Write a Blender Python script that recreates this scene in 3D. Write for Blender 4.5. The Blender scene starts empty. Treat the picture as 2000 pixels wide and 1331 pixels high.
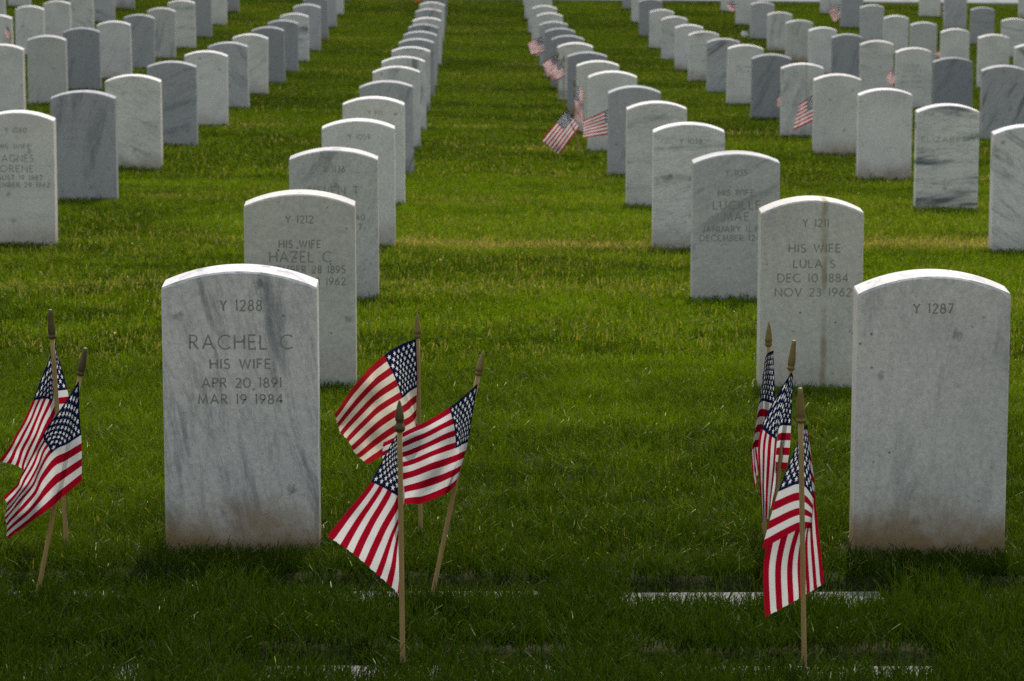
import bpy, bmesh, math, random
import numpy as np
from mathutils import Vector, Matrix

random.seed(7)
rng = np.random.default_rng(11)
S = bpy.context.scene
COL = S.collection

# ------------------------------------------------------------------ camera
FPX = 7000.0                      # focal length in pixels of a 2000 px wide frame
PITCH = math.atan(1315.0 / FPX)   # camera looks down the gentle slope
YAW = math.radians(0.684)         # a touch to the right of the aisle
cam_d = bpy.data.cameras.new('camera')
cam = bpy.data.objects.new('camera', cam_d)
COL.objects.link(cam)
cam.location = (0, 0, 0)
cam.rotation_euler = (math.pi / 2 - PITCH, 0, -YAW)
cam_d.sensor_width = 36.0
cam_d.lens = FPX / 2000.0 * 36.0
cam_d.clip_start = 0.1
cam_d.clip_end = 3000
cam_d.dof.use_dof = True
cam_d.dof.focus_distance = 7.55
cam_d.dof.aperture_fstop = 17.0
S.camera = cam

# ------------------------------------------------------------------ light
SUN_EL = math.radians(52)
SUN_AZ = math.radians(7)          # clockwise from +Y, the sun stands beyond the graves
w = bpy.data.worlds.new('World')
S.world = w
w.use_nodes = True
wn = w.node_tree.nodes
sky = wn.new('ShaderNodeTexSky')
sky.sky_type = 'NISHITA'
sky.sun_disc = False
sky.sun_elevation = SUN_EL
sky.sun_rotation = SUN_AZ
sky.air_density = 2.5
sky.dust_density = 2.0
sky.ozone_density = 0.0
bg = wn['Background']
bg.inputs['Strength'].default_value = 0.15
w.node_tree.links.new(sky.outputs[0], bg.inputs['Color'])
sun_d = bpy.data.lights.new('sun', 'SUN')
sun_d.energy = 3.3
sun_d.angle = math.radians(0.55)
sun_d.color = (1.0, 0.965, 0.9)
sun = bpy.data.objects.new('sun', sun_d)
COL.objects.link(sun)
sdir = Vector((math.sin(SUN_AZ) * math.cos(SUN_EL), math.cos(SUN_AZ) * math.cos(SUN_EL), math.sin(SUN_EL)))
sun.rotation_euler = sdir.to_track_quat('Z', 'Y').to_euler()
sun.location = sdir * 50

S.view_settings.view_transform = 'Standard'
S.view_settings.look = 'None'
S.view_settings.gamma = 1.0
S.view_settings.use_curve_mapping = False
S.view_settings.exposure = 0.36
S.cycles.use_denoising = False
S.cycles.max_bounces = 4
S.cycles.diffuse_bounces = 2
S.cycles.glossy_bounces = 2
S.cycles.transmission_bounces = 2
S.cycles.transparent_max_bounces = 4

# ------------------------------------------------------------------ geometry of the view, used to read the photograph
cR = cam.rotation_euler.to_matrix()


def ray(px, py):
    return cR @ Vector(((px - 1000.0) / FPX, -(py - 665.5) / FPX, -1.0))


def at_y(px, py, Y):
    d = ray(px, py)
    return d * (Y / d.y)


def at_depth(px, py, D):
    return ray(px, py) * D


D0, DN = 7.574, 0.37


def depth_of_row(n):
    return D0 * (1 + DN * n)


# ground line read along the aisle: row number -> image row of the ground
ROWV = {-0.7: 1470, -0.5: 1331, -0.3: 1216, 0: 1080, 1: 757, 2: 588, 3: 491, 4: 404, 5: 345, 6: 297, 7: 260, 8: 226, 9: 197, 10: 174.5, 11: 153,
        12: 132, 13: 111, 14: 89.5, 15: 65, 16: 38, 17: 12, 18: -14, 19: -38, 20: -58}
_ys, _zs = [], []
for n, v in ROWV.items():
    p = at_depth(915, v, depth_of_row(n))
    _ys.append(p.y)
    _zs.append(p.z)
YS, ZS = np.array(_ys), np.array(_zs)
# lightly smooth the profile so the lawn rolls
fine_y = np.linspace(YS[0], YS[-1], 1600)
fine_z = np.interp(fine_y, YS, ZS)
k = np.hanning(61); k /= k.sum()
pad = np.concatenate([2 * fine_z[0] - fine_z[30:0:-1], fine_z, 2 * fine_z[-1] - fine_z[-2:-32:-1]])
fine_z = np.convolve(pad, k, 'valid')
RY = np.array([at_depth(915, ROWV[n], depth_of_row(n)).y for n in (0, 3, 8, 15)])
RV = np.array([0.006, 0.010, 0.023, 0.027])
S0 = (fine_z[1] - fine_z[0]) / (fine_y[1] - fine_y[0])

MARK_X = [-0.83, -0.115, 0.568, 1.27]
MARK_W, MARK_L = 0.53, 0.30
_m1 = at_depth(915, 1157, 7.06).y
_m2 = at_depth(915, 1307, 6.28).y
MARKERS = [(x + dx, yy) for yy, dx in ((_m1, 0.0), (_m2, 0.0)) for x in MARK_X]


def base_z(x, y):
    x = np.asarray(x, float)
    y = np.asarray(y, float)
    z = np.interp(y, fine_y, fine_z)
    z = np.where(y < fine_y[0], fine_z[0] + (y - fine_y[0]) * S0, z)
    z = np.where(y < 0, fine_z[0] + (0 - fine_y[0]) * S0, z)
    r = np.interp(y, RY, RV)
    return z - r * np.clip(x, -14, 14)


def smooth(a, b, t):
    t = np.clip((t - a) / (b - a), 0, 1)
    return t * t * (3 - 2 * t)


_NT = rng.random((256, 256))


def vnoise(x, y):
    xi = np.floor(x).astype(int)
    yi = np.floor(y).astype(int)
    fx = x - xi
    fy = y - yi
    fx = fx * fx * (3 - 2 * fx)
    fy = fy * fy * (3 - 2 * fy)
    a = _NT[xi & 255, yi & 255]; b = _NT[(xi + 1) & 255, yi & 255]
    c = _NT[xi & 255, (yi + 1) & 255]; d = _NT[(xi + 1) & 255, (yi + 1) & 255]
    return (a * (1 - fx) + b * fx) * (1 - fy) + (c * (1 - fx) + d * fx) * fy


def fbm(x, y, o=3):
    s, a, t = 0, 1, 0
    for i in range(o):
        s = s + a * vnoise(x * 2 ** i + 17 * i, y * 2 ** i + 5 * i)
        t += a
        a *= .5
    return s / t


def pit(x, y):
    """how far the turf is sunk round the flush markers, 0..1"""
    m = np.zeros_like(x)
    for mx, my in MARKERS:
        dx = np.abs(x - mx) - MARK_W / 2
        dy = np.maximum(y - my - MARK_L / 2 - .02, my - y - MARK_L / 2)
        d = np.maximum(dx, dy)
        m = np.maximum(m, 1 - smooth(0.0, 0.030, d))
    return m


def ground_z(x, y):
    x = np.asarray(x, float)
    y = np.asarray(y, float)
    z = base_z(x, y)
    z = z + 0.02 * (fbm(x * 2.2 + 40, y * 2.2 + 40) - .5) * smooth(80, 60, y)
    z = z - 0.065 * pit(x, y)
    return z


def gz(x, y):
    return float(ground_z(np.array([x]), np.array([y]))[0])


def ground_hit(px, py):
    d = ray(px, py)
    lo, hi = 2.0, 90.0
    for t in np.linspace(3, 90, 900):
        p = d * t
        if p.z < float(base_z(p.x, p.y)):
            hi = t
            break
        lo = t
    for _ in range(30):
        m = (lo + hi) / 2
        p = d * m
        if p.z < float(base_z(p.x, p.y)):
            hi = m
        else:
            lo = m
    return d * hi


# ------------------------------------------------------------------ helpers
def tag(o, label=None, cat=None, group=None, kind=None):
    if label: o['label'] = label
    if cat: o['category'] = cat
    if group: o['group'] = group
    if kind: o['kind'] = kind
    return o


def link(name, me, mat=None, parent=None):
    o = bpy.data.objects.new(name, me)
    COL.objects.link(o)
    if mat is not None:
        me.materials.append(mat)
    if parent is not None:
        o.parent = parent
    return o


def mesh_np(name, verts, faces):
    me = bpy.data.meshes.new(name)
    me.from_pydata([tuple(v) for v in verts], [], faces)
    me.update()
    return me


def shade_smooth(me, v=True):
    me.polygons.foreach_set('use_smooth', [v] * len(me.polygons))


class NT:
    def __init__(self, name):
        self.m = bpy.data.materials.new(name)
        self.m.use_nodes = True
        self.t = self.m.node_tree
        self.t.nodes.clear()
        self.out = self.t.nodes.new('ShaderNodeOutputMaterial')

    def n(self, typ, **kw):
        nd = self.t.nodes.new(typ)
        for a, b in kw.items():
            setattr(nd, a, b)
        return nd

    def l(self, a, b):
        self.t.links.new(a, b)

    def math(self, op, a, b=None, c=None, clamp=False):
        nd = self.n('ShaderNodeMath', operation=op, use_clamp=clamp)
        for i, v in enumerate((a, b, c)):
            if v is None: continue
            if isinstance(v, (int, float)):
                nd.inputs[i].default_value = v
            else:
                self.l(v, nd.inputs[i])
        return nd.outputs[0]

    def mix(self, fac, a, b, blend='MIX'):
        nd = self.n('ShaderNodeMix', data_type='RGBA', blend_type=blend)
        for sock, v in ((nd.inputs[0], fac), (nd.inputs[6], a), (nd.inputs[7], b)):
            if isinstance(v, (int, float)):
                sock.default_value = v
            elif isinstance(v, tuple):
                sock.default_value = (*v, 1.0) if len(v) == 3 else v
            else:
                self.l(v, sock)
        return nd.outputs[2]

    def noise(self, vec, scale, detail=3, rough=.55, dist=0.0):
        nd = self.n('ShaderNodeTexNoise')
        nd.inputs['Scale'].default_value = scale
        nd.inputs['Detail'].default_value = detail
        nd.inputs['Roughness'].default_value = rough
        nd.inputs['Distortion'].default_value = dist
        if vec is not None: self.l(vec, nd.inputs['Vector'])
        return nd.outputs['Fac']

    def ramp(self, v, a, b):
        nd = self.n('ShaderNodeMapRange', interpolation_type='SMOOTHSTEP')
        nd.inputs['From Min'].default_value = a
        nd.inputs['From Max'].default_value = b
        self.l(v, nd.inputs['Value'])
        return nd.outputs[0]

    def attr(self, name, kind='OBJECT'):
        nd = self.n('ShaderNodeAttribute', attribute_type=kind, attribute_name=name)
        return nd.outputs['Fac']

    def principled(self, color, rough=.6, spec=.3, normal=None):
        p = self.n('ShaderNodeBsdfPrincipled')
        if isinstance(color, tuple):
            p.inputs['Base Color'].default_value = (*color, 1)
        else:
            self.l(color, p.inputs['Base Color'])
        if isinstance(rough, (int, float)):
            p.inputs['Roughness'].default_value = rough
        else:
            self.l(rough, p.inputs['Roughness'])
        p.inputs['Specular IOR Level'].default_value = spec
        if normal is not None: self.l(normal, p.inputs['Normal'])
        self.l(p.outputs[0], self.out.inputs['Surface'])
        return p

    def bump(self, h, strength=.3, dist=.002):
        b = self.n('ShaderNodeBump')
        b.inputs['Strength'].default_value = strength
        b.inputs['Distance'].default_value = dist
        self.l(h, b.inputs['Height'])
        return b.outputs[0]


# ------------------------------------------------------------------ materials
def mat_marble():
    M = NT('marble')
    tc = M.n('ShaderNodeTexCoord')
    oi = M.n('ShaderNodeObjectInfo')
    off = M.n('ShaderNodeVectorMath', operation='SCALE')
    cmb = M.n('ShaderNodeCombineXYZ')
    for i, f in enumerate((37.0, 53.0, 71.0)):
        M.l(M.math('MULTIPLY', oi.outputs['Random'], f), cmb.inputs[i])
    add = M.n('ShaderNodeVectorMath', operation='ADD')
    M.l(tc.outputs['Object'], add.inputs[0]); M.l(cmb.outputs[0], add.inputs[1])
    P = add.outputs[0]
    tone = M.attr('tone'); vein = M.attr('vein'); ang = M.attr('angle'); stain = M.attr('stain'); warm = M.attr('warm')
    # vein space: turned in the face of the stone, stretched along the bedding
    rot = M.n('ShaderNodeVectorRotate', rotation_type='Y_AXIS')
    M.l(P, rot.inputs['Vector']); M.l(ang, rot.inputs['Angle'])
    sc = M.n('ShaderNodeVectorMath', operation='MULTIPLY')
    M.l(rot.outputs[0], sc.inputs[0]); sc.inputs[1].default_value = (1.6, 6.0, 9.0)
    n1 = M.noise(sc.outputs[0], 1.5, 9, .68, .45)
    n2 = M.noise(sc.outputs[0], 3.0, 8, .66, .9)
    n3 = M.noise(P, 5.0, 4, .6, .3)
    grain = M.noise(P, 420, 2, .7)
    grain2 = M.noise(P, 90, 3, .65)
    white = M.mix(warm, (0.735, 0.668, 0.70), (0.735, 0.66, 0.605))
    grey = M.mix(warm, (0.225, 0.217, 0.245), (0.35, 0.328, 0.31))
    base = M.mix(tone, white, grey)
    cloud = M.math('MULTIPLY', M.ramp(n3, .38, .72), .30)
    base = M.mix(cloud, base, (0.335, 0.325, 0.345))
    streak = M.math('MULTIPLY', M.ramp(n1, .50, .67), vein)
    base = M.mix(streak, base, (0.13, 0.14, 0.165))
    fine = M.math('MULTIPLY', M.math('SUBTRACT', 1.0, M.ramp(M.math('ABSOLUTE', M.math('SUBTRACT', n2, .5)), 0.0, .035)), M.math('MULTIPLY', vein, .38))
    base = M.mix(fine, base, (0.16, 0.17, 0.19))
    # pits and lichen specks
    vor = M.n('ShaderNodeTexVoronoi'); vor.inputs['Scale'].default_value = 9.0
    M.l(P, vor.inputs['Vector'])
    spot = M.math('MULTIPLY', M.math('SUBTRACT', 1.0, M.ramp(M.math('ADD', vor.outputs['Distance'], M.math('MULTIPLY', grain2, .16)), .12, .22)), .55)
    base = M.mix(spot, base, (0.16, 0.165, 0.17))
    vor2 = M.n('ShaderNodeTexVoronoi'); vor2.inputs['Scale'].default_value = 38.0
    M.l(P, vor2.inputs['Vector'])
    spot2 = M.math('MULTIPLY', M.math('SUBTRACT', 1.0, M.ramp(vor2.outputs['Distance'], .09, .16)), M.ramp(M.noise(P, 7, 2), .52, .66))
    base = M.mix(M.math('MULTIPLY', spot2, .8), base, (0.12, 0.12, 0.12))
    g = M.n('ShaderNodeMapRange'); g.inputs['To Min'].default_value = .70; g.inputs['To Max'].default_value = 1.20
    M.l(M.math('ADD', M.math('MULTIPLY', grain, .5), M.math('MULTIPLY', grain2, .5)), g.inputs['Value'])
    g.inputs['From Min'].default_value = .3; g.inputs['From Max'].default_value = .7
    gm = M.n('ShaderNodeVectorMath', operation='SCALE'); M.l(base, gm.inputs[0]); M.l(g.outputs[0], gm.inputs['Scale'])
    base = gm.outputs[0]
    # splash-back soil at the foot
    sep = M.n('ShaderNodeSeparateXYZ'); M.l(tc.outputs['Object'], sep.inputs[0])
    zz = M.math('ADD', sep.outputs['Z'], M.math('MULTIPLY', M.math('SUBTRACT', M.noise(P, 9, 5, .65), .5), .16))
    foot = M.math('MULTIPLY', M.math('SUBTRACT', 1.0, M.ramp(zz, -.005, .15)), stain, None, True)
    base = M.mix(foot, base, (0.25, 0.16, 0.09))
    rust = M.math('MULTIPLY', M.math('MULTIPLY', M.ramp(M.noise(P, 13, 4, .6, .6), .60, .72), M.math('SUBTRACT', 1.0, M.ramp(sep.outputs['Z'], .04, .2))), stain)
    base = M.mix(M.math('MULTIPLY', rust, .6), base, (0.20, 0.10, 0.05))
    # a run of rust down the face, only on the stone that has one
    sx = M.attr('rust_x'); rs = M.attr('rust')
    ds = M.math('ABSOLUTE', M.math('SUBTRACT', M.math('ADD', sep.outputs['X'], M.math('MULTIPLY', M.math('SUBTRACT', M.noise(P, 14, 3), .5), .012)), sx))
    run = M.math('MULTIPLY', M.math('SUBTRACT', 1.0, M.ramp(ds, .002, .014)), M.math('MULTIPLY', rs, M.ramp(M.noise(P, 11, 4), .35, .65)))
    base = M.mix(M.math('MULTIPLY', run, .7), base, (0.25, 0.18, 0.10))
    h = M.math('ADD', M.math('MULTIPLY', grain2, .6), M.math('MULTIPLY', grain, .4))
    M.principled(base, .78, .10, M.bump(h, .5, .0015))
    return M.m


def mat_letter():
    M = NT('cut_letter')
    tc = M.n('ShaderNodeTexCoord')
    n = M.noise(tc.outputs['Object'], 60, 3, .6)
    c = M.mix(n, (0.14, 0.13, 0.115), (0.33, 0.31, 0.28))  # flat strokes: dark tone holds grime plus the painted shade of a cut
    M.principled(c, .9, .1)
    return M.m


def mat_letter_faint():
    M = NT('worn_letter')
    tc = M.n('ShaderNodeTexCoord')
    n = M.noise(tc.outputs['Object'], 60, 3, .6)
    c = M.mix(n, (0.22, 0.22, 0.22), (0.36, 0.36, 0.36))
    M.principled(c, .9, .1)
    return M.m


def mat_grass():
    M = NT('grass_blade')
    dry = M.attr('dry', 'INSTANCER'); hue = M.attr('hue', 'INSTANCER')
    uv = M.n('ShaderNodeUVMap')
    sep = M.n('ShaderNodeSeparateXYZ'); M.l(uv.outputs[0], sep.inputs[0])
    along = sep.outputs['Y']; rnd = sep.outputs['X']
    g = M.mix(hue, (0.014, 0.029, 0.001), (0.138, 0.212, 0.002))  # dark end also carries the shade painted into the front turf
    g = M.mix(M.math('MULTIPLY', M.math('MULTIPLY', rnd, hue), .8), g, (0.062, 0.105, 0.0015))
    d = M.mix(rnd, (0.33, 0.26, 0.12), (0.19, 0.165, 0.055))
    isdry = M.math('LESS_THAN', M.math('FRACT', M.math('MULTIPLY', rnd, 7.31)), dry)
    c = M.mix(isdry, g, d)
    tip = M.math('MULTIPLY', M.ramp(along, .80, 1.0), M.math('GREATER_THAN', M.math('FRACT', M.math('MULTIPLY', rnd, 13.7)), .6))
    c = M.mix(M.math('MULTIPLY', tip, M.math('ADD', M.math('MULTIPLY', hue, .5), .08)), c, (0.21, 0.23, 0.05))
    df = M.n('ShaderNodeBsdfDiffuse'); M.l(c, df.inputs['Color'])
    tr = M.n('ShaderNodeBsdfTranslucent')
    ct = M.mix(1.0, c, (1.35, 1.3, .45), 'MULTIPLY'); M.l(ct, tr.inputs['Color'])
    mx = M.n('ShaderNodeMixShader'); mx.inputs[0].default_value = .46
    M.l(df.outputs[0], mx.inputs[1]); M.l(tr.outputs[0], mx.inputs[2])
    gl = M.n('ShaderNodeBsdfGlossy'); gl.inputs['Roughness'].default_value = .5
    gl.inputs['Color'].default_value = (.75, .8, .45, 1)
    fr = M.n('ShaderNodeFresnel'); fr.inputs['IOR'].default_value = 1.35
    m2 = M.n('ShaderNodeMixShader'); M.l(M.math('MULTIPLY', fr.outputs[0], .10), m2.inputs[0])
    M.l(mx.outputs[0], m2.inputs[1]); M.l(gl.outputs[0], m2.inputs[2])
    M.l(m2.outputs[0], M.out.inputs['Surface'])
    return M.m


def mat_soil():
    M = NT('lawn_soil')
    g = M.n('ShaderNodeNewGeometry')
    n = M.noise(g.outputs['Position'], 14, 5, .65)
    n2 = M.noise(g.outputs['Position'], 90, 3, .6)
    c = M.mix(n, (0.012, 0.015, 0.004), (0.030, 0.036, 0.008))
    c = M.mix(M.math('MULTIPLY', n2, .6), c, (0.030, 0.024, 0.012))
    M.principled(c, .95, .05, M.bump(n2, .6, .01))
    return M.m


def mat_far_lawn():
    M = NT('far_lawn')
    g = M.n('ShaderNodeNewGeometry')
    n = M.noise(g.outputs['Position'], .6, 5, .65)
    n2 = M.noise(g.outputs['Position'], 30, 3, .6)
    c = M.mix(n, (0.022, 0.045, 0.003), (0.042, 0.070, 0.005))
    c = M.mix(M.math('MULTIPLY', n2, .6), c, (0.018, 0.034, 0.003))
    M.principled(c, 1.0, .0, M.bump(n2, .6, .02))
    return M.m


def mat_granite(name, a, b, sc=140):
    M = NT(name)
    tc = M.n('ShaderNodeTexCoord')
    n = M.noise(tc.outputs['Object'], sc, 3, .7)
    n2 = M.noise(tc.outputs['Object'], 8, 4, .6)
    c = M.mix(M.ramp(n, .35, .65), a, b)
    c = M.mix(M.math('MULTIPLY', M.ramp(n2, .45, .75), .45), c, (0.16, 0.14, 0.11))
    M.principled(c, .95, .05, M.bump(n, .4, .001))
    return M.m


def mat_wood():
    M = NT('stick_wood')
    tc = M.n('ShaderNodeTexCoord')
    mp = M.n('ShaderNodeMapping'); mp.inputs['Scale'].default_value = (300, 300, 14)
    M.l(tc.outputs['Object'], mp.inputs[0])
    n = M.noise(mp.outputs[0], 1.0, 4, .6)
    c = M.mix(n, (0.21, 0.120, 0.048), (0.42, 0.265, 0.115))
    M.principled(c, .6, .3, M.bump(n, .2, .0005))
    return M.m


def mat_finial(name, a, b):
    M = NT(name)
    tc = M.n('ShaderNodeTexCoord')
    n = M.noise(tc.outputs['Object'], 120, 3, .6)
    c = M.mix(n, a, b)
    p = M.principled(c, .45, .5)
    p.inputs['Metallic'].default_value = .35
    return M.m


def mat_flag():
    M = NT('flag_cloth')
    uv = M.n('ShaderNodeUVMap')
    sep = M.n('ShaderNodeSeparateXYZ'); M.l(uv.outputs[0], sep.inputs[0])
    u, v = sep.outputs['X'], sep.outputs['Y']      # v runs from the top edge (0) to the bottom edge (1)
    st = M.math('MULTIPLY', v, 13.0)
    odd = M.math('GREATER_THAN', M.math('MODULO', st, 2.0), 1.0)
    age = M.attr('age')
    redc = M.mix(age, (0.23, 0.003, 0.013), (0.23, 0.009, 0.013))
    whitec = M.mix(age, (0.50, 0.49, 0.50), (0.48, 0.42, 0.32))
    stripes = M.mix(odd, redc, whitec)
    CU, CV = 0.40, 7.0 / 13.0
    canton = M.math('MULTIPLY', M.math('LESS_THAN', u, CU), M.math('LESS_THAN', v, CV))
    cx = M.math('MULTIPLY', u, 12.0 / CU)          # 12 columns by 10 rows of half steps
    cy = M.math('MULTIPLY', v, 10.0 / CV)
    R = 0.60                                       # star radius in half steps, measured along the hoist

    def star(shift):
        fx = M.math('SUBTRACT', M.math('MODULO', M.math('ADD', cx, 2.0 - shift), 2.0), 1.0)
        fy = M.math('SUBTRACT', M.math('MODULO', M.math('ADD', cy, 2.0 - shift), 2.0), 1.0)
        # a cell is (0.4*1.5/12) by (0.538/10) of the hoist: bring both to one scale
        fx = M.math('MULTIPLY', fx, (CU * 1.5 / 12) / (CV / 10))
        r = M.math('SQRT', M.math('ADD', M.math('MULTIPLY', fx, fx), M.math('MULTIPLY', fy, fy)))
        th = M.math('ARCTAN2', fx, M.math('MULTIPLY', fy, -1.0))
        t = M.math('MODULO', M.math('ADD', th, 4 * math.pi + math.radians(36)), math.radians(72))
        a = M.math('ABSOLUTE', M.math('SUBTRACT', t, math.radians(36)))
        ri = R * 0.40
        p0 = (R, 0.0); p1 = (ri * math.cos(math.radians(36)), ri * math.sin(math.radians(36)))
        ex, ey = p1[0] - p0[0], p1[1] - p0[1]
        nx, ny = ey, -ex
        L = math.hypot(nx, ny); nx /= L; ny /= L
        c0 = p0[0] * nx + p0[1] * ny
        val = M.math('MULTIPLY', r, M.math('ADD', M.math('MULTIPLY', M.math('COSINE', a), nx), M.math('MULTIPLY', M.math('SINE', a), ny)))
        return M.math('LESS_THAN', val, c0)
    s1 = star(0.0)
    s2 = star(1.0)
    # keep the offset rows inside the canton
    ins = M.math('MULTIPLY', M.math('MULTIPLY', M.math('GREATER_THAN', cx, 1.0), M.math('LESS_THAN', cx, 11.0)),
                 M.math('MULTIPLY', M.math('GREATER_THAN', cy, 1.0), M.math('LESS_THAN', cy, 9.0)))
    stars = M.math('MAXIMUM', s1, M.math('MULTIPLY', s2, ins))
    blue = M.mix(stars, (0.005, 0.008, 0.034), (0.62, 0.62, 0.62))
    c = M.mix(canton, stripes, blue)
    # weave and hems
    tc = M.n('ShaderNodeTexCoord')
    weave = M.noise(tc.outputs['Object'], 700, 2, .6)
    soft = M.noise(tc.outputs['Object'], 22, 3, .6)
    wv = M.n('ShaderNodeMapRange'); wv.inputs['To Min'].default_value = .86; wv.inputs['To Max'].default_value = 1.06
    M.l(M.math('ADD', M.math('MULTIPLY', weave, .6), M.math('MULTIPLY', soft, .4)), wv.inputs['Value'])
    sm = M.n('ShaderNodeVectorMath', operation='SCALE'); M.l(c, sm.inputs[0]); M.l(wv.outputs[0], sm.inputs['Scale'])
    c = sm.outputs[0]
    nrm = M.bump(M.math('ADD', M.math('MULTIPLY', weave, .3), soft), .35, .003)
    df = M.n('ShaderNodeBsdfDiffuse'); M.l(c, df.inputs['Color']); M.l(nrm, df.inputs['Normal'])
    tr = M.n('ShaderNodeBsdfTranslucent'); M.l(c, tr.inputs['Color']); M.l(nrm, tr.inputs['Normal'])
    mx = M.n('ShaderNodeMixShader'); mx.inputs[0].default_value = .52
    M.l(df.outputs[0], mx.inputs[1]); M.l(tr.outputs[0], mx.inputs[2])
    M.l(mx.outputs[0], M.out.inputs['Surface'])
    return M.m


def mat_plain(name, a, b, rough=.6, sc=30, trans=0.0):
    M = NT(name)
    tc = M.n('ShaderNodeTexCoord')
    n = M.noise(tc.outputs['Object'], sc, 3, .6)
    M.principled(M.mix(n, a, b), rough, .2)
    return M.m


MARBLE = mat_marble()
LETTER = mat_letter()
LETTER_FAINT = mat_letter_faint()
GRASS = mat_grass()
SOIL = mat_soil()
FAR = mat_far_lawn()
GRANITE = mat_granite('marker_granite', (0.10, 0.097, 0.09), (0.20, 0.195, 0.18))
CONC = mat_granite('pavement_concrete', (0.19, 0.185, 0.19), (0.25, 0.245, 0.25), 60)
WOOD = mat_wood()
BRASS = mat_finial('finial_gold', (0.12, 0.080, 0.025), (0.22, 0.155, 0.055))
BRONZE = mat_finial('finial_dark', (0.045, 0.032, 0.016), (0.10, 0.070, 0.032))
FLAG = mat_flag()
PETAL = mat_plain('petal_red', (0.60, 0.06, 0.01), (0.80, 0.15, 0.02))
LEAF = mat_plain('leaf_green', (0.05, 0.10, 0.02), (0.09, 0.15, 0.03))
PAPER = mat_plain('paper_white', (0.70, 0.69, 0.66), (0.80, 0.79, 0.77))

# ------------------------------------------------------------------ ground
def axis(parts):
    out = []
    for a, b, s in parts:
        out.append(np.arange(a, b, s))
    return np.concatenate(out)


gx = axis([(-420, -60, 60), (-60, -16, 4), (-16, -3.2, .4), (-3.2, -1.6, .12), (-1.6, 2.2, .025), (2.2, 4, .12), (4, 16, .4), (16, 60, 4), (60, 421, 60)])
gy = axis([(-60, 0, 10), (0, 5, .5), (5, 7.6, .02), (7.6, 12, .08), (12, 30, .25), (30, 74, .5), (74, 120, 5), (120, 900, 80)])
XX, YY = np.meshgrid(gx, gy)
ZZ = ground_z(XX.ravel(), YY.ravel())
V = np.column_stack([XX.ravel(), YY.ravel(), ZZ])
nx_, ny_ = len(gx), len(gy)
idx = np.arange(nx_ * ny_).reshape(ny_, nx_)
F = np.column_stack([idx[:-1, :-1].ravel(), idx[:-1, 1:].ravel(), idx[1:, 1:].ravel(), idx[1:, :-1].ravel()])
me = bpy.data.meshes.new('ground')
me.vertices.add(len(V)); me.vertices.foreach_set('co', V.ravel())
me.loops.add(F.size); me.loops.foreach_set('vertex_index', F.ravel())
me.polygons.add(len(F)); me.polygons.foreach_set('loop_start', np.arange(0, F.size, 4)); me.polygons.foreach_set('loop_total', np.full(len(F), 4))
me.update(calc_edges=True)
shade_smooth(me)
ground = link('ground', me, SOIL)
me.materials.append(FAR)
cy_ = (V[F[:, 0], 1])
cxm = np.abs(V[F[:, 0], 0])
me.polygons.foreach_set('material_index', ((cy_ > 62) | (cxm > 14)).astype(np.int32))
tag(ground, 'green lawn of the cemetery rolling away', kind='structure')
del ground['label']

# concrete pavement along the far edge of the lawn, slab by slab
pA, pB = ground_hit(900, 2.5), ground_hit(2000, 12.0)
pave = bpy.data.objects.new('pavement', None); COL.objects.link(pave)
tag(pave, kind='structure')
dirp = Vector((pB.x - pA.x, pB.y - pA.y, 0)); dirp.normalize()
perp = Vector((-dirp.y, dirp.x, 0))
pave.location = (pA.x, pA.y, gz(pA.x, pA.y))
for i in range(-7, 9):
    a = Vector((pA.x, pA.y, 0)) + dirp * (i * 1.5 + .01)
    b = a + dirp * 1.475
    top = []
    for q in (a, b, b + perp * 1.5, a + perp * 1.5):
        top.append(Vector((q.x, q.y, float(base_z(q.x, q.y)) + .05 + random.uniform(-.003, .003))))
    bm = bmesh.new()
    vt = [bm.verts.new(q) for q in top]
    vb = [bm.verts.new(q - Vector((0, 0, .16))) for q in top]
    bm.faces.new(vt); bm.faces.new(vb[::-1])
    for j in range(4):
        bm.faces.new((vt[j], vb[j], vb[(j + 1) % 4], vt[(j + 1) % 4]))
    bmesh.ops.bevel(bm, geom=[e for e in bm.edges if e.verts[0] in vt and e.verts[1] in vt], offset=.012, segments=1, affect='EDGES')
    bmesh.ops.recalc_face_normals(bm, faces=bm.faces)
    m_ = bpy.data.meshes.new('slab'); bm.to_mesh(m_); bm.free()
    o = link('slab', m_, CONC, pave)
    o.matrix_parent_inverse = Matrix.Translation(-Vector(pave.location))

# ------------------------------------------------------------------ lettering: a single-stroke capital alphabet, cut wider at the ends
def arc(cx, cy, rx, ry, a0, a1, n=12):
    return [(cx + rx * math.cos(math.radians(a0 + (a1 - a0) * i / n)), cy + ry * math.sin(math.radians(a0 + (a1 - a0) * i / n))) for i in range(n + 1)]


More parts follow.
